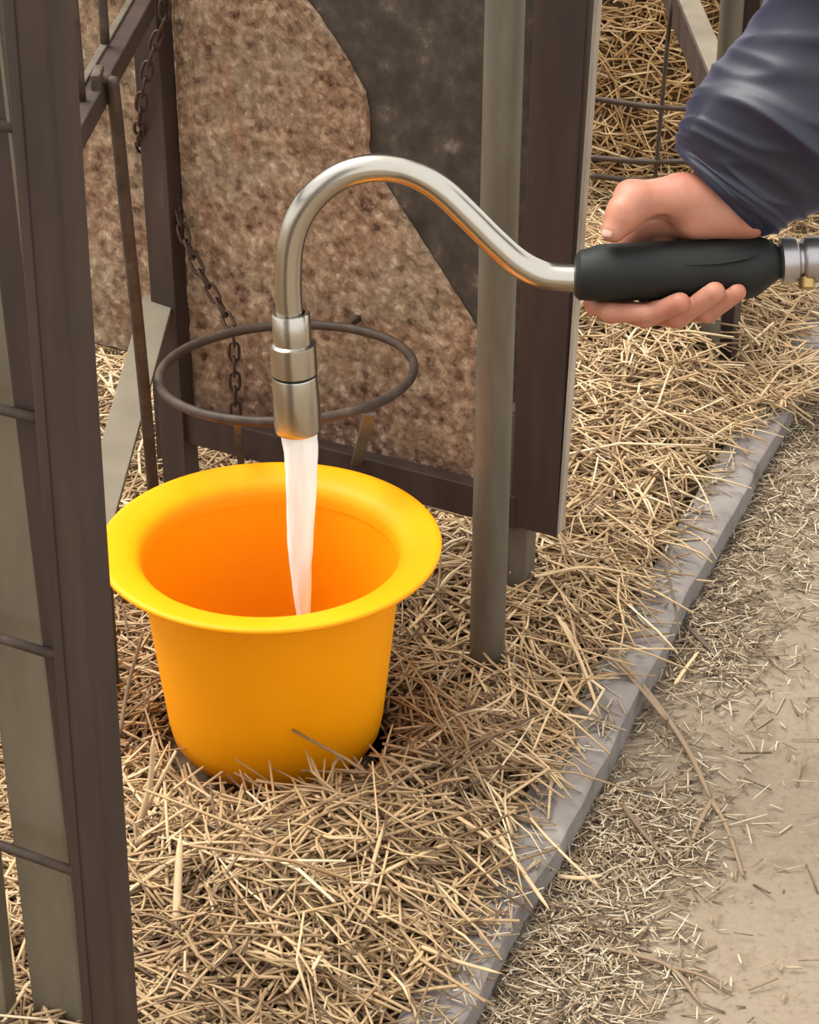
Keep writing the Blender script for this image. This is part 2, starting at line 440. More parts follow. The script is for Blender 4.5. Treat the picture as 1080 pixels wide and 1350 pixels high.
# longer strands combed from the ridge over the kerb
n = 620
t = RNG.uniform(-.45, 1.6, n); s = -.055 + RNG.normal(0, .028, n); s = np.where(fbm2(t, t * 0, 8, 3, 14) > -.1, s, s - .03)
x = K1.x + KD.x * t + KN.x * s; y = K1.y + KD.y * t + KN.y * s
an = RNG.normal(-.55, .5, n)
D = np.cos(an)[:, None] * np.array(KN)[None] + np.sin(an)[:, None] * np.array(KD)[None]; D[:, 2] = RNG.normal(-.14, .12, n)
P = np.stack([x, y, np.maximum(bed_h(x, y), .034) + RNG.uniform(.004, .02, n)], 1)
L = RNG.uniform(.05, .13, n); bend = RNG.normal(0, .08, (n, 3)); bend[:, 2] = -.06
P[:, 2] = np.maximum(P[:, 2], .037 + (np.abs(D[:, 2]) + .06) * L * .5)
tag(straws('straw_fringe', 'straw', P, D, L, RNG.uniform(.0010, .0019, n), bend, RNG.normal(.6, .2, n), 3), 'long straw strands combed over the edge of the kerb', 'straw', kind='stuff')

# chaff and short bits on the yard and on the kerb
cl = [on_z(u, v) for u, v in ((770, 1075), (700, 1200), (650, 1320), (905, 850), (960, 720), (1010, 640), (880, 790), (760, 1290), (830, 1110), (1050, 560))]
cw = [.05, .05, .06, .05, .06, .06, .04, .05, .04, .06]
n = 5200
t = RNG.uniform(-.5, 2.6, n); s = np.abs(RNG.normal(0, .075, n)) + .022
x = K1.x + KD.x * t + KN.x * s; y = K1.y + KD.y * t + KN.y * s
for c, w in zip(cl, cw):
    k = 800
    x = np.append(x, c.x + RNG.normal(0, w, k)); y = np.append(y, c.y + RNG.normal(0, w, k))
k = 1500
x = np.append(x, RNG.uniform(.05, 1.3, k)); y = np.append(y, RNG.uniform(1.0, 3.0, k))
s = kerb_side(x, y); keep = s > .0265
x, y, s = x[keep], y[keep], s[keep]; n = len(x)
P = np.stack([x, y, RNG.uniform(.001, .007, n)], 1)
L = RNG.gamma(2.0, .006, n) + .003; R = RNG.uniform(.0006, .0015, n)
D = flat_dirs(n, .12)
P[:, 2] = np.maximum(P[:, 2], np.abs(D[:, 2]) * L * .5 + .0008)
tag(straws('chaff_litter', 'chaff', P, D, L, R, RNG.normal(0, .06, (n, 3)) * np.array([1, 1, .2]), RNG.uniform(.05, 1, n), 1), 'short straw chaff scattered over the concrete beside the kerb', 'chaff', kind='stuff')
n = 1500
t = RNG.uniform(-.5, 2.2, n); s = RNG.uniform(-.023, .021, n)
keep = (RNG.uniform(0, 1, n) < np.where(s < -.002, .75, .15)) | (fbm2(t, t * 0, 7, 3, 4) > .45); t, s = t[keep], s[keep]; n = len(t)
P = np.stack([K1.x + KD.x * t + KN.x * s, K1.y + KD.y * t + KN.y * s, np.full(n, .0345)], 1)
tag(straws('kerb_litter', 'chaff', P, flat_dirs(n, .04), RNG.gamma(2., .008, n) + .004, RNG.uniform(.0007, .0015, n), RNG.normal(0, .05, (n, 3)) * np.array([1, 1, 0]), RNG.uniform(.2, 1, n), 1), 'thin straw bits lying on top of the grey kerb', 'chaff', kind='stuff')

# ------------------------------------------------------------------ bucket
BZ = .018
bk = thing('bucket', (BX, BY, BZ), 'bright yellow plastic bucket with wide flared rim standing on straw', 'bucket')
H = .209
outer = [(0, .0), (.062, .0), (.078, .003), (.089, .010), (.0955, .021), (.0985, .036), (.1045, .09), (.111, .15), (.1165, .196)]
inner = [(.1135, .196), (.108, .15), (.1015, .09), (.0955, .038), (.091, .022), (.081, .010), (.064, .005), (0, .005)]
b_o = link('body', lathe_mesh('body', outer + inner, (BX, BY, BZ), seg=96), 'yellow_plastic', bk); auto_smooth(b_o, 60)
rim = [(.1168, .192), (.1176, .1985), (.121, .2025), (.128, .2052), (.137, .2072), (.1455, .2085), (.1490, .2085), (.1510, .2100), (.1512, .2122), (.1495, .2140),
       (.145, .2138), (.137, .2128), (.128, .2110), (.1205, .2084), (.1158, .2042), (.1133, .1985), (.1122, .190)]
r_o = link('rim', lathe_mesh('rim', rim, (BX, BY, BZ), seg=96, closed=True), 'yellow_plastic', bk); auto_smooth(r_o, 60)
w_o = link('pool_water', lathe_mesh('pool_water', [(0, .0), (.0975, .0), (.0985, .004), (0, .004)], (BX, BY, BZ + .062), seg=64), 'clear_water')
tag(w_o, 'shallow clear water lying inside the yellow bucket', 'water')

# ------------------------------------------------------------------ water wand
GY = 1.715
def GP(u, v, dy=0.0): return on_y(u, v, GY + dy)
def gy_at(u): return -.05 * max(0.0, (u - 520) / 500)           # the grip comes slightly toward the viewer
wand = thing('watering_wand', GP(895, 356, gy_at(895)), 'steel hook-shaped watering wand with black grip held over the yellow bucket', 'watering wand')
pts = [(386, 440), (381, 400), (380, 360), (383, 322), (394, 288), (416, 257), (448, 233), (484, 222), (518, 222), (550, 231), (582, 251), (616, 283), (650, 317), (682, 345), (712, 361), (740, 366), (790, 367)]
path = spline([GP(u, v, gy_at(u)) for u, v in pts], 110)
SCL = 1.85 / FPX
tb = link('spout_tube', tube_mesh('spout_tube', path, 18.3 * SCL, 28), 'brushed_steel', wand, True)
na = GP(384, 425); nb = GP(393.5, 566); ax = (nb - na).normalized(); NL = (nb - na).length
px = NL / 141.0
def Z(v): return (v - 425) * px
prof = [(0, Z(414)), (20.5, Z(414)), (22.5, Z(416)), (22.5, Z(450)), (21, Z(452))]
nz = link('nozzle', lathe_mesh('nozzle', [(r * px, h) for r, h in [(17, Z(412)), (21.5, Z(412)), (23, Z(414)), (23, Z(450)), (24.5, Z(451)), (27.5, Z(452)), (28, Z(455)), (28, Z(489)), (26.5, Z(490))]], na, ax, 48), 'brushed_steel', wand); auto_smooth(nz, 40)
gr = link('seal_ring', lathe_mesh('seal_ring', [(r * px, h) for r, h in [(20, Z(489)), (26, Z(489)), (26, Z(494)), (20, Z(494))]], na, ax, 48, True), 'rubber_grip', nz); auto_smooth(gr, 40)
ns = link('nozzle_sleeve', lathe_mesh('nozzle_sleeve', [(r * px, h) for r, h in [(20, Z(493)), (26.5, Z(493)), (27.2, Z(495)), (28.5, Z(530)), (29, Z(562)), (28, Z(566)), (25, Z(566)), (24.5, Z(540)), (20, Z(530))]], na, ax, 48, True), 'brushed_steel', nz); auto_smooth(ns, 40)
# local frame of the grip, in photo pixels at its depth: a right, b up, c toward the viewer
GC = GP(895, 356, gy_at(895)); GD = (GC - CAMP).dot(FW); GS = GD / FPX
gl = GP(780, 366, gy_at(780)); grt = GP(1020, 349, gy_at(1020))
def L3(u, v, c=0.0): return at_depth(u, v, GD) - FW * (c * GS)
# grip: eight-sided moulded foam
def grip_half(u):   # (top v, bottom v) along the grip
    T = np.interp(u, [758, 764, 790, 860, 930, 1000, 1016, 1030, 1033], [338, 330, 322, 318, 316, 312, 316, 330, 338])
    Bv = np.interp(u, [758, 764, 790, 860, 930, 985, 1000, 1030, 1033], [390, 396, 397, 396, 394, 395, 390, 366, 360])
    return T, Bv
us = [758, 761, 764, 775, 790, 825, 860, 895, 930, 965, 985, 1000, 1010, 1018, 1026, 1030, 1033]
V = []; seg = 24
for u in us:
    T, Bv = grip_half(u); cb = (T + Bv) / 2; hb = (Bv - T) / 2; hc = min(40, hb * 1.05)
    for k in range(seg):
        a = 2 * math.pi * k / seg + math.pi / 8
        ca, sa = math.cos(a), math.sin(a)
        oct_r = 1 / max(abs(math.cos(((a - math.pi / 8) + math.pi / 8) % (math.pi / 4) - math.pi / 8)), .5) * math.cos(math.pi / 8)
        rr = .5 * oct_r * 1.04 + .5
        V.append(L3(u, cb - hb * sa * rr, hc * ca * rr))
n = len(us)
F = [(i * seg + k, i * seg + (k + 1) % seg, (i + 1) * seg + (k + 1) % seg, (i + 1) * seg + k) for i in range(n - 1) for k in range(seg)]
F += [tuple(range(seg)), tuple((n - 1) * seg + k for k in range(seg))[::-1]]
me = pyd('grip', V, F); bm = bmesh.new(); bm.from_mesh(me); me = bm_mesh('grip', bm)
gp = link('grip', me, 'rubber_grip', wand); auto_smooth(gp, 28)
# moulded seam on the grip's front
sm = [L3(900, 354, 42), L3(940, 352, 42.5), L3(975, 346, 42), L3(995, 340, 40)]
link('grip_seam', tube_mesh('grip_seam', spline(sm, 14), [.0003 + .0011 * math.sin(math.pi * i / 13) for i in range(14)], 8), 'rubber_grip', gp, True)
# hose fitting, running out of the picture
fa = L3(1026, 344, 0); fb = L3(1110, 338, 0); fx = (fb - fa).normalized(); q = GS
ft = link('hose_fitting', lathe_mesh('hose_fitting', [(r * q, h * q) for r, h in [(10, 0), (26, 2), (30, 4), (30, 22), (28, 25), (23, 27), (23, 31), (27, 33), (29, 36), (29, 70), (25, 74), (10, 74)]], fa, fx, 32), 'satin_zinc', wand); auto_smooth(ft, 35)
lk = link('locking_nub', lathe_mesh('locking_nub', [(r * q, h * q) for r, h in [(0, -16), (9, -16), (11, -14), (11, 0), (0, 0)]], fa + fx * 38 * q - UP * 24 * q, UP, 20), 'brass', ft); auto_smooth(lk, 35)
hose_path = spline([fa + fx * 72 * q, fa + fx * 130 * q, fa + fx * 260 * q - Vector((0, 0, .02)), fa + fx * 420 * q - Vector((0, .02, .16)), fa + fx * 520 * q - Vector((0, .05, .34)), Vector((fa.x + .40, fa.y - .1, .02)), Vector((fa.x + .62, fa.y - .3, .012)), Vector((fa.x + 1.0, fa.y - .5, .012))], 60)
hs = link('hose', tube_mesh('hose', hose_path, .011, 14), 'rubber_grip', smooth=True)
tag(hs, 'dark rubber hose running from the wand fitting to the floor', 'hose')

# water stream: twisted, aerated, narrowing as it falls
wt = GP(393.5, 563); bot = Vector((wt.x, wt.y, BZ + .064))
n = 60; seg = 28; V = []
for i in range(n + 1):
    t = i / n
    c = wt.lerp(bot, t) + Vector((.0006 * math.sin(9 * t), 0, 0))
    v_like = t
    r = np.interp(t, [0, .06, .25, .5, .65, .8, .95, 1], [.0146, .0148, .0128, .0098, .0072, .0052, .0058, .009])
    for k in range(seg):
        a = 2 * math.pi * k / seg
        w = 1 + .09 * math.sin(3 * a + 9 * t) + .07 * math.sin(5 * a - 13 * t + 1) * t + .05 * math.sin(9 * a + 21 * t) + .05 * math.sin(31 * t + 2 * a) * t
        V.append(c + Vector((math.cos(a) * r * w, math.sin(a) * r * w, 0)))
F = [(i * seg + k, (i + 1) * seg + k, (i + 1) * seg + (k + 1) % seg, i * seg + (k + 1) % seg) for i in range(n) for k in range(seg)]
F += [tuple(range(seg)), tuple(n * seg + k for k in range(seg))[::-1]]
ws = link('water_stream', pyd('water_stream', V, F), 'white_water', smooth=True)
tag(ws, 'white frothy stream of water falling from the nozzle into the bucket', 'water')

# ------------------------------------------------------------------ hand and arm
def surface_nets(fn, lo, hi, h):
    lo = np.array(lo, float); hi = np.array(hi, float)
    nn = np.ceil((hi - lo) / h).astype(int) + 1
    ax = [lo[i] + h * np.arange(nn[i]) for i in range(3)]
    X, Y, Zg = np.meshgrid(*ax, indexing='ij')
    D = fn(X, Y, Zg)
    ins = D < 0
    nx, ny, nz = nn
    cnt = np.zeros((nx - 1, ny - 1, nz - 1)); acc = np.zeros((nx - 1, ny - 1, nz - 1, 3))
    corners = [(i, j, k) for i in (0, 1) for j in (0, 1) for k in (0, 1)]
    sl = lambda c: (slice(c[0], nx - 1 + c[0]), slice(c[1], ny - 1 + c[1]), slice(c[2], nz - 1 + c[2]))
    for a in corners:
        for d in range(3):
            if a[d] == 0:
                b_ = list(a); b_[d] = 1; b_ = tuple(b_)
                da, db = D[sl(a)], D[sl(b_)]
                m = (da < 0) != (db < 0)
                t = np.where(m, da / np.where(m, da - db, 1), 0)
                for e in range(3):
                    acc[..., e] += np.where(m, a[e] + (t if e == d else 0), 0)
                cnt += m
    act = cnt > 0
    idx = -np.ones(act.shape, int); idx[act] = np.arange(act.sum())
    base = np.stack(np.nonzero(act), 1)
    V = lo + h * (base + acc[act] / cnt[act][:, None])
    Fq = []
    for d in range(3):
        e = [0, 0, 0]; e[d] = 1
        A = ins[:nx - e[0], :ny - e[1], :nz - e[2]]; Bn = ins[e[0]:, e[1]:, e[2]:]
        ch = A != Bn
        I = np.stack(np.nonzero(ch), 1)
        o1, o2 = [(1, 2), (2, 0), (0, 1)][d]
        ok = (I[:, o1] > 0) & (I[:, o2] > 0) & (I[:, o1] < nn[o1] - 1) & (I[:, o2] < nn[o2] - 1)
        I = I[ok]
        def cell(s1, s2):
            J = I.copy(); J[:, o1] -= s1; J[:, o2] -= s2
            return idx[J[:, 0], J[:, 1], J[:, 2]]
        q = np.stack([cell(1, 1), cell(0, 1), cell(0, 0), cell(1, 0)], 1)
        flip = ~A[I[:, 0], I[:, 1], I[:, 2]]
        q[flip] = q[flip][:, ::-1]
        Fq.append(q)
    return V, np.vstack(Fq)
def cone(X, Y, Zg, a, b_, ra, rb):
    a = np.array(a, float); b_ = np.array(b_, float); ba = b_ - a
    px_, py_, pz_ = X - a[0], Y - a[1], Zg - a[2]
    t = np.clip((px_ * ba[0] + py_ * ba[1] + pz_ * ba[2]) / ba.dot(ba), 0, 1)
    return np.sqrt((px_ - t * ba[0]) ** 2 + (py_ - t * ba[1]) ** 2 + (pz_ - t * ba[2]) ** 2) - (ra + t * (rb - ra))
def smin(a, b_, k):
    h = np.clip(.5 + .5 * (b_ - a) / k, 0, 1)
    return b_ + (a - b_) * h - k * h * (1 - h)
# coordinates: (u, -v, c) so that it is right handed
def chain_sdf(X, Y, Zg, pts, k=5):
    d = None
    for (p, q_) in zip(pts[:-1], pts[1:]):
        e = cone(X, Y, Zg, (p[0], -p[1], p[2]), (q_[0], -q_[1], q_[2]), p[3], q_[3])
        d = e if d is None else smin(d, e, k)
    return d
FING = [
    [(856, 284, -44, 20), (806, 338, -60, 16.5), (790, 396, -44, 15), (806, 412, -8, 13.5), (850, 414, 12, 12)],
    [(872, 268, -46, 21), (826, 335, -66, 18), (822, 404, -46, 16), (852, 416, -4, 15.5), (893, 402, 30, 14)],
    [(905, 264, -46, 20), (868, 340, -66, 17.5), (862, 408, -46, 16), (894, 417, -4, 15.5), (937, 389, 40, 14)],
    [(938, 268, -40, 18), (908, 345, -60, 15), (904, 408, -42, 14), (934, 412, 0, 13.5), (967, 389, 36, 12)],
]
def hand_fn(X, Y, Zg):
    palm = chain_sdf(X, Y, Zg, [(984, 268, 0, 42), (916, 270, -8, 43)], 5)
    for f in FING:
        m = f[0]
        palm = smin(palm, cone(X, Y, Zg, (975, -272, -8), (m[0], -m[1], m[2]), 34, m[3] + 4), 14)
    # heel of the hand
    palm = smin(palm, cone(X, Y, Zg, (985, -290, 18), (915, -292, 16), 26, 24), 14)
    thumb = chain_sdf(X, Y, Zg, [(955, 268, 14, 38), (896, 263, 24, 30), (834, 270, 32, 25), (820, 287, 36, 23.5), (806, 308, 39, 17)], 9)
    thumb = smin(thumb, cone(X, Y, Zg, (828, -262, 28), (838, -264, 28), 21.5, 21), 6)
    hand = smin(palm, thumb, 12)
    fg = None
    for f in FING:
        d = chain_sdf(X, Y, Zg, f, 5)
        for p in f[1:3]:   # knuckles
            d = smin(d, np.sqrt((X - p[0]) ** 2 + (Y + p[1]) ** 2 + (Zg - p[2]) ** 2) - p[3] * 1.06, 4)
        fg = d if fg is None else smin(fg, d, 1.5)
    hand = smin(hand, fg, 9)
    arm = chain_sdf(X, Y, Zg, [(980, 268, 0, 42), (1030, 215, 22, 42), (1150, 95, 80, 55)], 8)
    hand = smin(hand, arm, 14)
    # thumb web hollow
    hollow = np.sqrt(((X - 868) / 17) ** 2 + ((Y + 300) / 13) ** 2 + ((Zg - 34) / 20) ** 2)
    hand = np.maximum(hand, (1 - hollow) * 12)
    # keep clear of the grip
    tb_, bb_ = 318.0, 396.0
    yy = Y + (tb_ + bb_) / 2; g = np.maximum.reduce([np.abs(yy) - 39.5, np.abs(Zg) - 41, (np.abs(yy) + np.abs(Zg)) * .7071 - 41.5])
    g = np.maximum(g, np.maximum(755 - X, X - 1036))
    return np.maximum(hand, -(g - .2))
HV, HF = surface_nets(hand_fn, (745, -450, -105), (1215, -20, 150), 2.6)
Wv = [L3(v[0], -v[1], v[2]) for v in HV]
me = np_mesh('person', [tuple(w) for w in Wv], HF)
person = link('person', me, 'skin', smooth=True)
tag(person, 'hand and forearm in navy jacket sleeve gripping the black wand handle', 'person')
sm = person.modifiers.new('smooth', 'SMOOTH'); sm.factor = .5; sm.iterations = 4
# thumb nail and finger nails
def nail(u, v, c, du, dv, w, l, nrm):
    p = L3(u, v, c); x = (RT * du - UP * dv).normalized(); nn = (RT * nrm[0] + UP * nrm[1] - FW * nrm[2]); nn = (nn - x * nn.dot(x)).normalized(); y = nn.cross(x)
    V = []; F = []
    m = 8
    for i in range(m + 1):
        s = -1 + 2 * i / m
        for j in range(m + 1):
            t = -1 + 2 * j / m
            k = math.sqrt(max(0, 1 - .35 * t * t))
            V.append(p + x * (s * l * GS) * k + y * (t * w * GS) * math.sqrt(max(0, 1 - .25 * s * s)) - nn * ((t * t * .35 * w + s * s * .08 * l) * GS))
    F = [(i * (m + 1) + j, i * (m + 1) + j + 1, (i + 1) * (m + 1) + j + 1, (i + 1) * (m + 1) + j) for i in range(m) for j in range(m)]
    o = link('nail', pyd('nail', V, F), 'nail', person, True)
    md = o.modifiers.new('thick', 'SOLIDIFY'); md.thickness = .0008; md.offset = 0
nail(796, 307, 51, -.35, 1, 9, 12, (-.62, .1, .75))

# sleeve
sp_pts = [(950, 250, 2, 84), (962, 238, 6, 93), (985, 214, 16, 106), (1022, 178, 34, 118), (1066, 138, 56, 126), (1130, 78, 88, 132), (1230, -20, 140, 136), (1380, -170, 220, 138), (1580, -340, 340, 142), (1800, -470, 560, 148)]
SPL = spline(sp_pts, 116); seg = 96
T = np.gradient(SPL[:, :3], axis=0); T /= np.linalg.norm(T, axis=1)[:, None]
V = []
def fb3(x, y, z, k0, f):
    v = 0.0
    for q_ in range(4):
        i_ = (k0 + q_) % 40
        v += math.sin(f * (x * SN[i_, 0] + y * SN[i_, 1] + z * SN[i_, 2]) + SP[i_])
    return v / 2.4
def wrinkle(s, a):
    x, y = math.cos(a), math.sin(a)
    z = s + .55 * x - .3 * y                       # folds run slantwise round the arm
    w = .08 * fb3(x, y, z * .8, 3, 1.3)
    w += .12 * ((1 - min(1, abs(fb3(x * .7, y * .7, z, 11, 1.5)))) ** 2 - .4)
    w += .05 * ((1 - min(1, abs(fb3(x, y, z * 1.3, 21, 2.6)))) ** 3 - .3)
    w += .03 * math.sin(9 * a + 2 * s) * math.exp(-s * 2.4)
    return w
n = len(SPL)
for i in range(n):
    t = T[i]; x = np.cross(t, [0, 0, 1.]); x /= np.linalg.norm(x); y = np.cross(x, t)
    s = i / (n - 1) * 9
    for k in range(seg):
        a = 2 * math.pi * k / seg
        r = SPL[i, 3] * (1 + wrinkle(s, a) * min(1, .3 + s * .8))
        # flattened a little across the view
        p = SPL[i, :3] + x * math.cos(a) * r + y * math.sin(a) * r * .82
        V.append(L3(p[0], p[1], p[2]))
F = [(i * seg + k, i * seg + (k + 1) % seg, (i + 1) * seg + (k + 1) % seg, (i + 1) * seg + k) for i in range(n - 1) for k in range(seg)]
# turned-in hem at the wrist
b0 = len(V); t = T[0]; x = np.cross(t, [0, 0, 1.]); x /= np.linalg.norm(x); y = np.cross(x, t)
hem = [(-5, .97), (-6, .92), (2, .82), (16, .70), (40, .62)]
for (dz, f) in hem:
    for k in range(seg):
        a = 2 * math.pi * k / seg; r = SPL[0, 3] * (1 + wrinkle(0, a) * .3) * f
        p = SPL[0, :3] + t * dz + x * math.cos(a) * r + y * math.sin(a) * r * .82
        V.append(L3(p[0], p[1], p[2]))
rows = [0] + [b0 // seg + j for j in range(len(hem))]
for r0, r1 in zip(rows[:-1], rows[1:]):
    F += [(r1 * seg + k, r1 * seg + (k + 1) % seg, r0 * seg + (k + 1) % seg, r0 * seg + k) for k in range(seg)]
F.append(tuple((n - 1) * seg + k for k in range(seg)))
me = pyd('jacket_sleeve', V, F); bm = bmesh.new(); bm.from_mesh(me); me = bm_mesh('jacket_sleeve', bm)
sl = link('jacket_sleeve', me, 'navy_fabric', person, True); sl['label'] = 'crumpled navy jacket sleeve'

# ------------------------------------------------------------------ rusty gate
GA = Vector((.149, 1.912, 0))                                   # foot of the hinge stile
GB = Vector((-.240, 2.118, 0))                                  # foot of the far upright
GE = (GB - GA).normalized(); GN = Vector((-GE.y, GE.x, 0)); GN = GN if GN.y < 0 else -GN   # GN looks at the viewer
GW = (GB - GA).length
def gate_pt(u, v, off=0.0): return on_plane(u, v, GA + GN * off, GN)
gate = thing('feed_gate', (GA.x, GA.y, .12), 'rust-brown steel gate with dirt-crusted plate behind the yellow bucket', 'gate')
def gp3(s, z, off=0): return GA + GE * s + GN * off + Vector((0, 0, z))
ws_ = .044
def up_line(u0, v0, u1, v1, zt, off=0.0):
    a = gate_pt(u0, v0, off); b_ = gate_pt(u1, v1, off); d_ = (b_ - a) / (b_.z - a.z)
    return a, a + d_ * (zt - a.z)
a, b_ = up_line(708, 694, 746, 0, .98)
link('stile', bar_mesh('stile', a, b_, .050, .022, GE), 'brown_steel', gate)
a, b_ = up_line(739, 700, 789, 0, .98, .004)
link('stile_edge', bar_mesh('stile_edge', a, b_, .0035, .011, GE, .001), 'pale_edge', gate)
link('bottom_rail', bar_mesh('bottom_rail', gp3(.045, .146, .002), gp3(GW + .004, .150, .002), .036, .02, (0, 0, 1)), 'brown_steel', gate)
link('upright', bar_mesh('upright', gp3(GW, .02, .006), gp3(GW + .010, .95, .006), .030, .026, GE), 'brown_steel', gate)
link('sheet_panel', bar_mesh('sheet_panel', gp3(GW / 2, .13, -.012), gp3(GW / 2, .97, -.012), GW - .02, .003, GE, 0), 'dark_sheet', gate)
# crusted plate lying on the sheet, its cut edge bulging and then running down to the right
edge_px = [(392, -60), (402, 0), (420, 22), (455, 75), (480, 122), (486, 160), (485, 198), (510, 248), (560, 328), (628, 432), (650, 470), (652, 640)]
eg = []
for u, v in edge_px:
    p = gate_pt(u, v, -.006); eg.append((p.z, (p - GA).dot(GE)))
eg.sort()
zz = np.linspace(.150, .965, 260); sb_ = np.interp(zz, [e[0] for e in eg], [e[1] for e in eg])
sb_ = sb_ + .0012 * fbm2(zz, zz * 0, 60, 4, 3)
ncol = 150; V = []
for r_, z in enumerate(zz):
    for c_ in range(ncol):
        f = c_ / (ncol - 1); s = sb_[r_] + (GW - .012 - sb_[r_]) * f
        off = -.0055 + .0018 * RNG.random() + .0015 * float(fbm2(np.array(s), np.array(z), 70, 3, 7))
        if c_ == 0: off = -.0095
        V.append(gp3(s, z, off))
V = np.array([tuple(v) for v in V])
ii = np.arange(len(zz) * ncol).reshape(len(zz), ncol)
Q = np.stack([ii[:-1, :-1], ii[1:, :-1], ii[1:, 1:], ii[:-1, 1:]], -1).reshape(-1, 4)
cp = link('crusted_plate', np_mesh('crusted_plate', V, Q), 'crusted_plate', gate, True)
cp['label'] = 'brown speckled plate caked with dried dirt'
# board of the neighbouring stall, left of the upright
bd = thing('stall_board', gp3(GW + .19, 0, -.05), 'dirt-caked board seen between the brown side rails', 'board')
zz = np.linspace(.19, .95, 120); cc = np.linspace(GW + .008, GW + .34, 60)
Sg, Zg_ = np.meshgrid(cc, zz)
off = -.052 + .003 * RNG.random(Sg.shape) + .002 * fbm2(Sg, Zg_, 50, 3, 2)
V = np.array(GA)[None] + Sg.reshape(-1, 1) * np.array(GE)[None] + off.reshape(-1, 1) * np.array(GN)[None]; V[:, 2] += Zg_.ravel()
ii = np.arange(Sg.size).reshape(Sg.shape)
Q = np.stack([ii[:-1, :-1], ii[1:, :-1], ii[1:, 1:], ii[:-1, 1:]], -1).reshape(-1, 4)
bo = link('crust', np_mesh('crust', V, Q), 'crusted_plate', bd, True)
link('backing', bar_mesh('backing', gp3(GW + .175, .185, -.062), gp3(GW + .175, .955, -.062), .34, .014, GE, .001), 'dark_sheet', bd)
link('leg', bar_mesh('leg', gp3(GW + .06, .0, -.066), gp3(GW + .06, .25, -.066), .03, .02, GE), 'brown_steel', bd)
link('leg', bar_mesh('leg', gp3(GW + .30, .0, -.066), gp3(GW + .30, .25, -.066), .03, .02, GE), 'brown_steel', bd)

# galvanised pipe in front of the gate and square post beside it
pb = on_z(641, 888, .03)
pt_ = on_y(668, -60, pb.y)
def post_tube(name, foot, top, r, label, cat='post', mat='galvanised'):
    o = thing(name, (foot.x, foot.y, 0), label, cat)
    f0 = Vector((foot.x, foot.y, 0.0)); d = (top - f0)
    link('pipe', tube_mesh('pipe', [tuple(f0 + d * t) for t in np.linspace(0, 1, 12)], r, 28), mat, o, True)
    cpz = f0 + d
    cpm = link('cap', lathe_mesh('cap', [(0, .004), (r * .8, .004), (r * 1.02, .0), (r * 1.02, -.012), (0, -.012)], cpz, d.normalized(), 24), mat, o); auto_smooth(cpm, 40)
    return o
post_tube('pipe_post', pb, pb + (pt_ - pb) * 1.5, .0168, 'round galvanised pipe post in front of the rusty gate')
sq = on_z(679, 855, .02)
sqt = thing('square_post', (sq.x, sq.y, 0), 'short grey square post foot just behind the round galvanised pipe', 'post')
link('shaft', bar_mesh('shaft', (sq.x + .002, sq.y + .062, 0), (sq.x + .006, sq.y + .066, .25), .030, .024, GE, .003), 'galvanised', sqt)
link('cap_plate', bar_mesh('cap_plate', (sq.x + .006, sq.y + .066, .25), (sq.x + .006, sq.y + .066, .254), .032, .026, GE, .001), 'galvanised', sqt)

# ------------------------------------------------------------------ bucket ring and chain
rc = on_y(378, 489, 1.90); RR = 168 / FPX * (rc - CAMP).dot(FW)
ring = thing('bucket_ring', rc, 'empty rusty hoop holder fixed to the gate above the bucket', 'bucket holder')
ang = np.linspace(0, 2 * math.pi, 97)[:-1]
V = []; seg = 12; rr = .0043
for a in ang:
    for k in range(seg):
        b_ = 2 * math.pi * k / seg; r = RR + rr * math.cos(b_)
        V.append((rc.x + r * math.cos(a), rc.y + r * math.sin(a), rc.z + rr * math.sin(b_) * 1.1 + .004 * math.cos(a) - .006 * math.sin(a)))
F = [(i * seg + k, ((i + 1) % 96) * seg + k, ((i + 1) % 96) * seg + (k + 1) % seg, i * seg + (k + 1) % seg) for i in range(96) for k in range(seg)]
link('hoop', pyd('hoop', V, F), 'rusty_rod', ring, True)
for u, v, u2, v2 in ((488, 545, 470, 612), (312, 552, 318, 610)):
    p = on_z(u, v, rc.z); q2 = gate_pt(u2, v2, .012)
    link('strut', bar_mesh('strut', p, q2, .011 if u > 400 else .007, .004, (1, 0, 0), .001), 'galvanised' if u > 400 else 'rusty_rod', ring)
q2 = gate_pt(378, 424, .0); p = Vector((rc.x, rc.y + RR, rc.z))
# lug holding the hoop on the plate
a_ = math.atan2(-GN.y, -GN.x); p = rc + Vector((math.cos(a_), math.sin(a_), 0)) * RR
q2 = p - GN * ((p - GA).dot(GN) + .012)
if (p - q2).length > .004:
    link('lug', bar_mesh('lug', p, q2, .007, .005, (0, 0, 1), .001), 'rusty_rod', ring)

ch_px = [(213, -45, .028), (217, 0, .028), (216, 28, .028), (203, 62, .030), (190, 110, .032), (184, 160, .028), (187, 195, .006), (204, 228, -.024), (224, 256, -.010), (236, 288, .008), (248, 325, .014), (266, 362, .018), (290, 402, .022), (304, 430, .030), (308, 446, .034), (309, 480, .034), (310, 520, .034), (311, 558, .034)]
cpts = spline([gate_pt(u, v, o_) for u, v, o_ in ch_px], 600)
seglen = np.r_[0, np.cumsum(np.linalg.norm(np.diff(cpts, axis=0), axis=1))]
lw, ll, lr = .0050, .0105, .0017           # half width, half length, wire radius
prof = []
for k in range(20):
    a = 2 * math.pi * k / 20
    prof.append((lw * math.cos(a), (ll - lw) * (1 if math.sin(a) > 0 else -1) * (abs(math.sin(a)) ** .15) + lw * math.sin(a)))
V = []; F = []; s8 = 6
for k, (x, y) in enumerate(prof):
    x2, y2 = prof[(k + 1) % 20]; x1, y1 = prof[k - 1]
    tx, ty = x2 - x1, y2 - y1; l = math.hypot(tx, ty); nx_, ny_ = ty / l, -tx / l
    for j in range(s8):
        a = 2 * math.pi * j / s8
        V.append((x + nx_ * lr * math.cos(a), y + ny_ * lr * math.cos(a), lr * math.sin(a)))
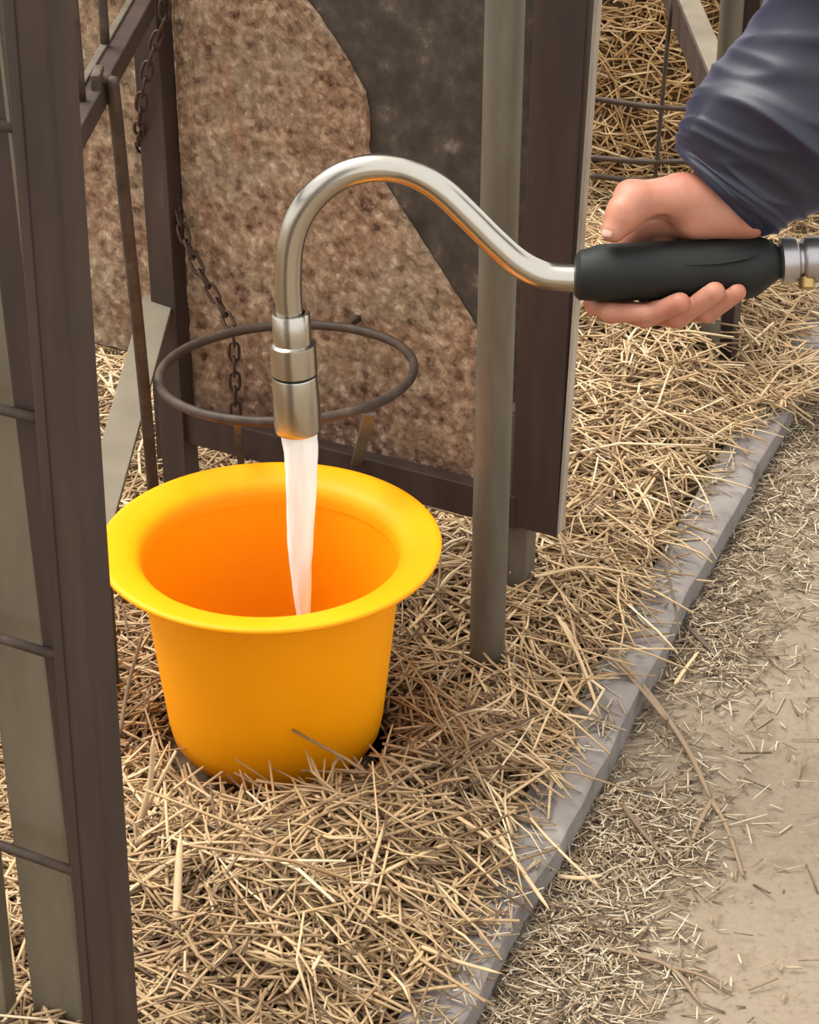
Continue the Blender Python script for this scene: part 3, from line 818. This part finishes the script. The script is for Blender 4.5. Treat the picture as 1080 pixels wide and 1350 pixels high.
F = [(k * s8 + j, ((k + 1) % 20) * s8 + j, ((k + 1) % 20) * s8 + (j + 1) % s8, k * s8 + (j + 1) % s8) for k in range(20) for j in range(s8)]
lme = pyd('link', V, F); lme.materials.append(MATS['chain_iron']); lme.polygons.foreach_set('use_smooth', [True] * len(lme.polygons))
chain = thing('chain', gate_pt(217, -40, .028), 'thin rusty chain looped round the brown upright and hanging through the hoop', 'chain')
step = 2 * (ll - lr) - .001
for i in range(int(seglen[-1] / step)):
    s = (i + .5) * step
    p = np.array([np.interp(s, seglen, cpts[:, j]) for j in range(3)])
    p2 = np.array([np.interp(s + .003, seglen, cpts[:, j]) for j in range(3)])
    y = Vector(p2 - p).normalized(); z = GN - y * GN.dot(y); z.normalize()
    x = y.cross(z)
    a = .5 + (math.pi / 2 if i % 2 else 0) + random.uniform(-.2, .2)
    x, z = x * math.cos(a) + z * math.sin(a), z * math.cos(a) - x * math.sin(a)
    M = Matrix((x, y, z)).transposed().to_4x4(); M.translation = Vector(p) - chain.location
    o = bpy.data.objects.new('link', lme); COL.objects.link(o); o.parent = chain; o.matrix_local = M

# ------------------------------------------------------------------ side rails between far upright and near post
side = thing('side_railing', (-.25, 1.75, .30), 'brown and grey side rails running back to the gate upright', 'railing')
top_a = on_z(60, 243, .61); top_b = on_z(192, 6, .61)
top_a = top_b + (top_a - top_b) * ((top_b.y - 1.30) / (top_b.y - top_a.y))
bot_a = on_z(124, 700, .215); bot_b = on_z(210, 392, .29)
link('top_rail', bar_mesh('top_rail', top_a, top_b, .018, .020, (1, 0, 0)), 'brown_steel', side)
tl = Vector((-.0095, 0, .0108))
link('rail_lip', bar_mesh('rail_lip', top_a + tl, top_b + tl, .006, .004, (1, 0, 0), .001), 'galvanised', side)
link('bottom_rail', bar_mesh('bottom_rail', bot_a, bot_b, .032, .006, (1, 0, 0), .001), 'dusty_zinc', side)
link('support', bar_mesh('support', Vector((bot_a.x + .002, bot_a.y + .012, 0)), Vector((bot_a.x + .002, bot_a.y + .012, bot_a.z)), .018, .01, (1, 0, 0), .001), 'brown_steel', side)
rp = on_z(143, 108, .61) - Vector((0, .035, 0))
rod = [on_y(128, 108, rp.y), on_y(137, 104, rp.y), on_y(146, 110, rp.y), on_y(150, 125, rp.y), on_y(168, 300, rp.y + .03), on_y(184, 450, rp.y + .07), on_y(199, 610, rp.y + .115), on_y(208, 720, rp.y + .145)]
link('hook_rod', tube_mesh('hook_rod', spline(rod, 50), .0058, 12), 'rusty_rod', side, True)
link('clamp', bar_mesh('clamp', on_y(128, 92, rp.y - .004), on_y(130, 134, rp.y - .004), .008, .03, (1, 0, 0), .002), 'rusty_rod', side)
for u0, v0, u1, v1 in ((106, 118, 93, -40), (138, 46, 131, -60)):
    yb = on_z(u0, v0 + 30, .61).y
    link('upper_bar', tube_mesh('upper_bar', [tuple(on_y(u0 + (u1 - u0) * t, v0 + (v1 - v0) * t, yb)) for t in np.linspace(-.1, 1, 6)], .0042, 12), 'rusty_rod', side, True)

# ------------------------------------------------------------------ near post and left fence
NY = 1.21
np0 = on_y(150, 1335, NY); np1 = on_y(56, 0, NY)
d = (np1 - np0) / (np1.z - np0.z); foot = np0 - d * np0.z; top = foot + d * 1.02
post = thing('angle_post', (foot.x, foot.y, 0), 'thick dark brown steel post nearest the viewer left of the bucket', 'post')
link('shaft', bar_mesh('shaft', foot, top, .024, .026, GE, .0025), 'brown_steel', post)
link('flange', bar_mesh('flange', foot - GE * -.0 + GE * .013 + GN * .012, top + GE * .013 + GN * .012, .008, .004, GE, .001), 'brown_steel', post)
link('cap_plate', bar_mesh('cap_plate', top, top + d * .006, .03, .032, GE, .001), 'brown_steel', post)
fence = thing('side_fence', (foot.x - .08, foot.y + .05, 0), 'fence of pale upright bars and thin rods at the left edge', 'fence')
def leaning(name, u0, v0, u1, v1, y, w, dpt, mat, zt=1.0, edge=None):
    a = on_y(u0, v0, y); b_ = on_y(u1, v1, y); dd = (b_ - a) / (b_.z - a.z); f = a - dd * a.z
    o = link(name, bar_mesh(name, f, f + dd * zt, w, dpt, GE, .002), mat, fence)
    if edge:
        link('edge_highlight', bar_mesh('edge_highlight', f - GE * (w / 2 + .001) + GN * .006, f + dd * zt - GE * (w / 2 + .001) + GN * .006, .003, .008, GE, .0008), edge, o)  # pale strip added as the highlight along the bar's edge
    return o
leaning('brown_bar', 20, 300, 138, 1330, 1.24, .022, .016, 'brown_steel', 1.0, 'galvanised')
leaning('pale_bar', 42, 960, 86, 1350, 1.285, .047, .014, 'dusty_zinc')
leaning('pale_bar', -57, 960, -14, 1350, 1.30, .047, .014, 'dusty_zinc')
leaning('pale_bar', -150, 960, -100, 1350, 1.335, .047, .014, 'dusty_zinc')
for v in (170, 549, 866, 1150):
    a = on_y(118 if v > 1000 else 100 if v > 800 else 62 if v > 300 else 30, v + (6 if v > 500 else 0), 1.223)
    b_ = a + GE * .42
    link('cross_rod', tube_mesh('cross_rod', [tuple(a.lerp(b_, t)) for t in np.linspace(0, 1, 4)], .0036, 10), 'rusty_rod', fence, True)

# ------------------------------------------------------------------ far pen: pipe, brown post, rail, wire mesh, bale
fp = on_z(931, 500, .03)
fpt = on_y(966, 0, fp.y)
post_tube('pipe_post', fp, fp + (fpt - fp) * 1.25, .0135, 'far galvanised pipe post partly hidden behind the gripping hand')
b2 = on_y(992, 0, fp.y + .02)
bp = thing('brown_post', (b2.x, b2.y, 0), 'short stretch of brown post at the top beside the navy sleeve', 'post')
link('shaft', bar_mesh('shaft', (b2.x - .004, b2.y, 0), (b2.x, b2.y, .68), .030, .024, GE), 'brown_steel', bp)
link('cap_plate', bar_mesh('cap_plate', (b2.x, b2.y, .68), (b2.x, b2.y, .686), .034, .028, GE, .001), 'brown_steel', bp)
fr = thing('far_rail', on_y(946, 90, fp.y), 'pale steel angle rail slanting down to the far pipe post', 'rail')
ra = on_y(951, 100, fp.y); r2 = on_z(905, -8, ra.z); rd = (r2 - ra); r2 = ra + rd * 1.6
link('flat', bar_mesh('flat', ra, r2, .026, .005, (1, 0, 0), .001), 'dusty_zinc', fr)
link('web', bar_mesh('web', ra + Vector((-.013, 0, -.022)), r2 + Vector((-.013, 0, -.022)), .004, .044, (1, 0, 0), .001), 'brown_steel', fr)
mesh_w = thing('wire_mesh', on_y(850, 230, 2.78), 'rusty wire mesh in front of the golden straw bale', 'wire mesh')
MA = on_y(850, 232, 2.76)
def mesh_pt(u, v): return on_plane(u, v, MA, Vector((-.2, -1, 0)).normalized())
for (a, b_) in (((770, 128), (930, 145)), ((770, 207), (930, 213)), ((770, 231), (930, 240))):
    pts = spline([mesh_pt(*a), mesh_pt((a[0] + b_[0]) / 2, (a[1] + b_[1]) / 2 + 3), mesh_pt(*b_)], 12)
    link('wire', tube_mesh('wire', pts, .0040, 8), 'rusty_rod', mesh_w, True)
for (a, b_) in (((889, -40), (858, 300)),):
    link('wire', tube_mesh('wire', [tuple(mesh_pt(a[0] + (b_[0] - a[0]) * t, a[1] + (b_[1] - a[1]) * t)) for t in np.linspace(0, 1, 6)], .0028, 8), 'rusty_rod', mesh_w, True)

# straw bale: packed block with stalks on its faces
bc = Vector((.36, 3.32, 0)); bw, bdp, bh = .80, .44, .56
bex = Vector((GE.x, GE.y, 0)) * -1; bex = Vector((1, -.2, 0)).normalized(); bey = Vector((-bex.y, bex.x, 0))
bale = thing('straw_bale', bc, 'golden straw bale standing behind the wire mesh', 'straw bale')
def bale_pt(a, b_, z): return bc + bex * a + bey * b_ + Vector((0, 0, z))
me = bar_mesh('core', bale_pt(0, 0, .01), bale_pt(0, 0, bh), bw, bdp, bex, .03)
link('core', me, 'bedding_litter', bale)
n = 5200
face = RNG.choice(3, n, p=[.6, .28, .12])
a = RNG.uniform(-bw / 2, bw / 2, n); bb = RNG.uniform(-bdp / 2, bdp / 2, n); z = RNG.uniform(.02, bh, n)
dep = RNG.uniform(-.004, .018, n)
a = np.where(face == 2, bw / 2 * RNG.choice([-1, 1], n) + dep * 0, a); bb = np.where(face == 0, -bdp / 2 - dep, bb); z = np.where(face == 1, bh + dep, z)
ex, ey = np.array(bex), np.array(bey)
P = np.array(bc)[None] + a[:, None] * ex + bb[:, None] * ey; P[:, 2] += z
th = RNG.normal(0, .8, n)
D = np.where((face == 0)[:, None], np.cos(th)[:, None] * ex + np.sin(th)[:, None] * np.array([0, 0, 1.]) + RNG.normal(0, .12, n)[:, None] * ey,
             np.where((face == 1)[:, None], np.cos(th)[:, None] * ex + np.sin(th)[:, None] * ey, np.cos(th)[:, None] * ey + np.sin(th)[:, None] * np.array([0, 0, 1.])))
st = straws('stalks', 'golden_straw', P, D, RNG.uniform(.05, .14, n), RNG.uniform(.0018, .0032, n), RNG.normal(0, .08, (n, 3)), RNG.normal(.55, .22, n), parent=bale)
st['kind'] = 'stuff'

# ------------------------------------------------------------------ single stalks that stand out
def stalk(label, pts, r, mat='straw', tone=.75, branches=(), name='straw_stalk', zoff=.0):
    """pts: (u, v, height)"""
    P3 = [on_z(u, v, z) for u, v, z in pts]
    pth = spline(P3, 4 * len(pts) + 2) if len(pts) > 2 else np.array([tuple(P3[0].lerp(P3[1], t)) for t in np.linspace(0, 1, 6)])
    nn = len(pth)
    rad = np.linspace(r, r * .75, nn) * np.clip(np.minimum(np.arange(nn) + .8, (nn - 1 - np.arange(nn)) * .6 + .15), 0, 1)
    def mk(nm, pth, rad, par):
        me = tube_mesh(nm, pth, rad, 8, True, .7)
        at = me.attributes.new('tone', 'FLOAT', 'POINT'); at.data.foreach_set('value', [tone] * len(me.vertices))
        return link(nm, me, mat, par, True)
    if not branches:
        o = mk(name, pth, rad, None)
    else:
        o = thing(name, tuple(pth[0]), label, 'straw')
        mk('stem', pth, rad, o)
        for br in branches:
            b3 = [on_z(u, v, z) for u, v, z in br]
            bp_ = np.array([tuple(b3[0].lerp(b3[1], t)) for t in np.linspace(0, 1, 6)]) if len(b3) == 2 else spline(b3, 4 * len(b3))
            mk('twig', bp_, np.linspace(r * .8, r * .45, len(bp_)), o)
    tag(o, label, 'straw'); return o
stalk('pale split straw leaning up against the near brown post', [(168, 1140, .03), (182, 1090, .06), (198, 1030, .10), (202, 972, .14)], .0034, tone=.7, branches=[[(184, 1085, .06), (206, 1040, .09), (232, 990, .12)]])
stalk('pale upright straw blade at lower left below the bucket', [(232, 1285, .05), (233, 1200, .075), (238, 1098, .11)], .0040, tone=.7)
stalk('thin grey stem rising between the brown post and the bucket', [(158, 968, .05), (170, 900, .09), (190, 830, .14)], .0022, 'grey_stem', .6)
stalk('long brown branching stem lying over the kerb onto the yard', [(815, 868, .045), (860, 920, .02), (905, 985, .008), (938, 1055, .006)], .0034, 'grey_stem', .75, branches=[[(938, 1055, .006), (958, 1090, .005), (980, 1155, .004)], [(938, 1055, .006), (920, 1090, .005), (905, 1130, .004)], [(880, 950, .014), (842, 905, .03), (800, 862, .05)]], name='dried_weed')
stalk('forked twig lying on the yard at lower right', [(770, 1245, .004), (850, 1262, .006), (890, 1280, .005), (925, 1325, .004)], .0026, 'grey_stem', .6, branches=[[(885, 1275, .006), (930, 1288, .005), (965, 1308, .004)]], name='dry_twig')
stalk('pale straw crossing the kerb below the bucket', [(655, 1095, .05), (690, 1150, .042), (725, 1200, .034)], .0024, tone=.72)
stalk('pale straw lying across the kerb at the bottom edge', [(556, 1248, .05), (605, 1268, .045), (662, 1284, .04)], .0022, tone=.7)
stalk('thin dark stem bent over the kerb beside the far straw', [(872, 735, .06), (885, 775, .045), (898, 845, .03)], .0018, 'grey_stem', .1, name='dried_weed')
stalk('brown stick lying on the chaff beyond the kerb', [(905, 825, .006), (925, 845, .007), (948, 868, .005)], .0032, 'grey_stem', .05, name='dry_stick')
stalk('short brown straw on the chaff heap right of the kerb', [(820, 1060, .012), (850, 1100, .009), (884, 1138, .005)], .0026, 'grey_stem', .35)
stalk('bright straw bridging the kerb near the pipe post', [(748, 918, .055), (768, 930, .045), (790, 946, .038)], .0026, tone=.68)
stalk('bright flat straw lying right of the kerb in chaff', [(735, 1155, .006), (765, 1158, .007), (796, 1154, .005)], .0028, tone=.78)
stalk('long pale straw draped over the ridge toward the kerb', [(705, 760, .085), (780, 748, .08), (868, 765, .05)], .0022, tone=.68)
stalk('pale straw pointing down the kerb from the ridge', [(735, 812, .085), (765, 870, .065), (792, 945, .04)], .0022, tone=.7)
stalk('pale straw sticking out of the ridge by the kerb', [(600, 1075, .07), (645, 1105, .06), (680, 1135, .045)], .0022, tone=.72)
stalk('pale straw on the chaff beside the long brown stem', [(890, 902, .006), (905, 880, .01), (922, 858, .012)], .0022, tone=.78)
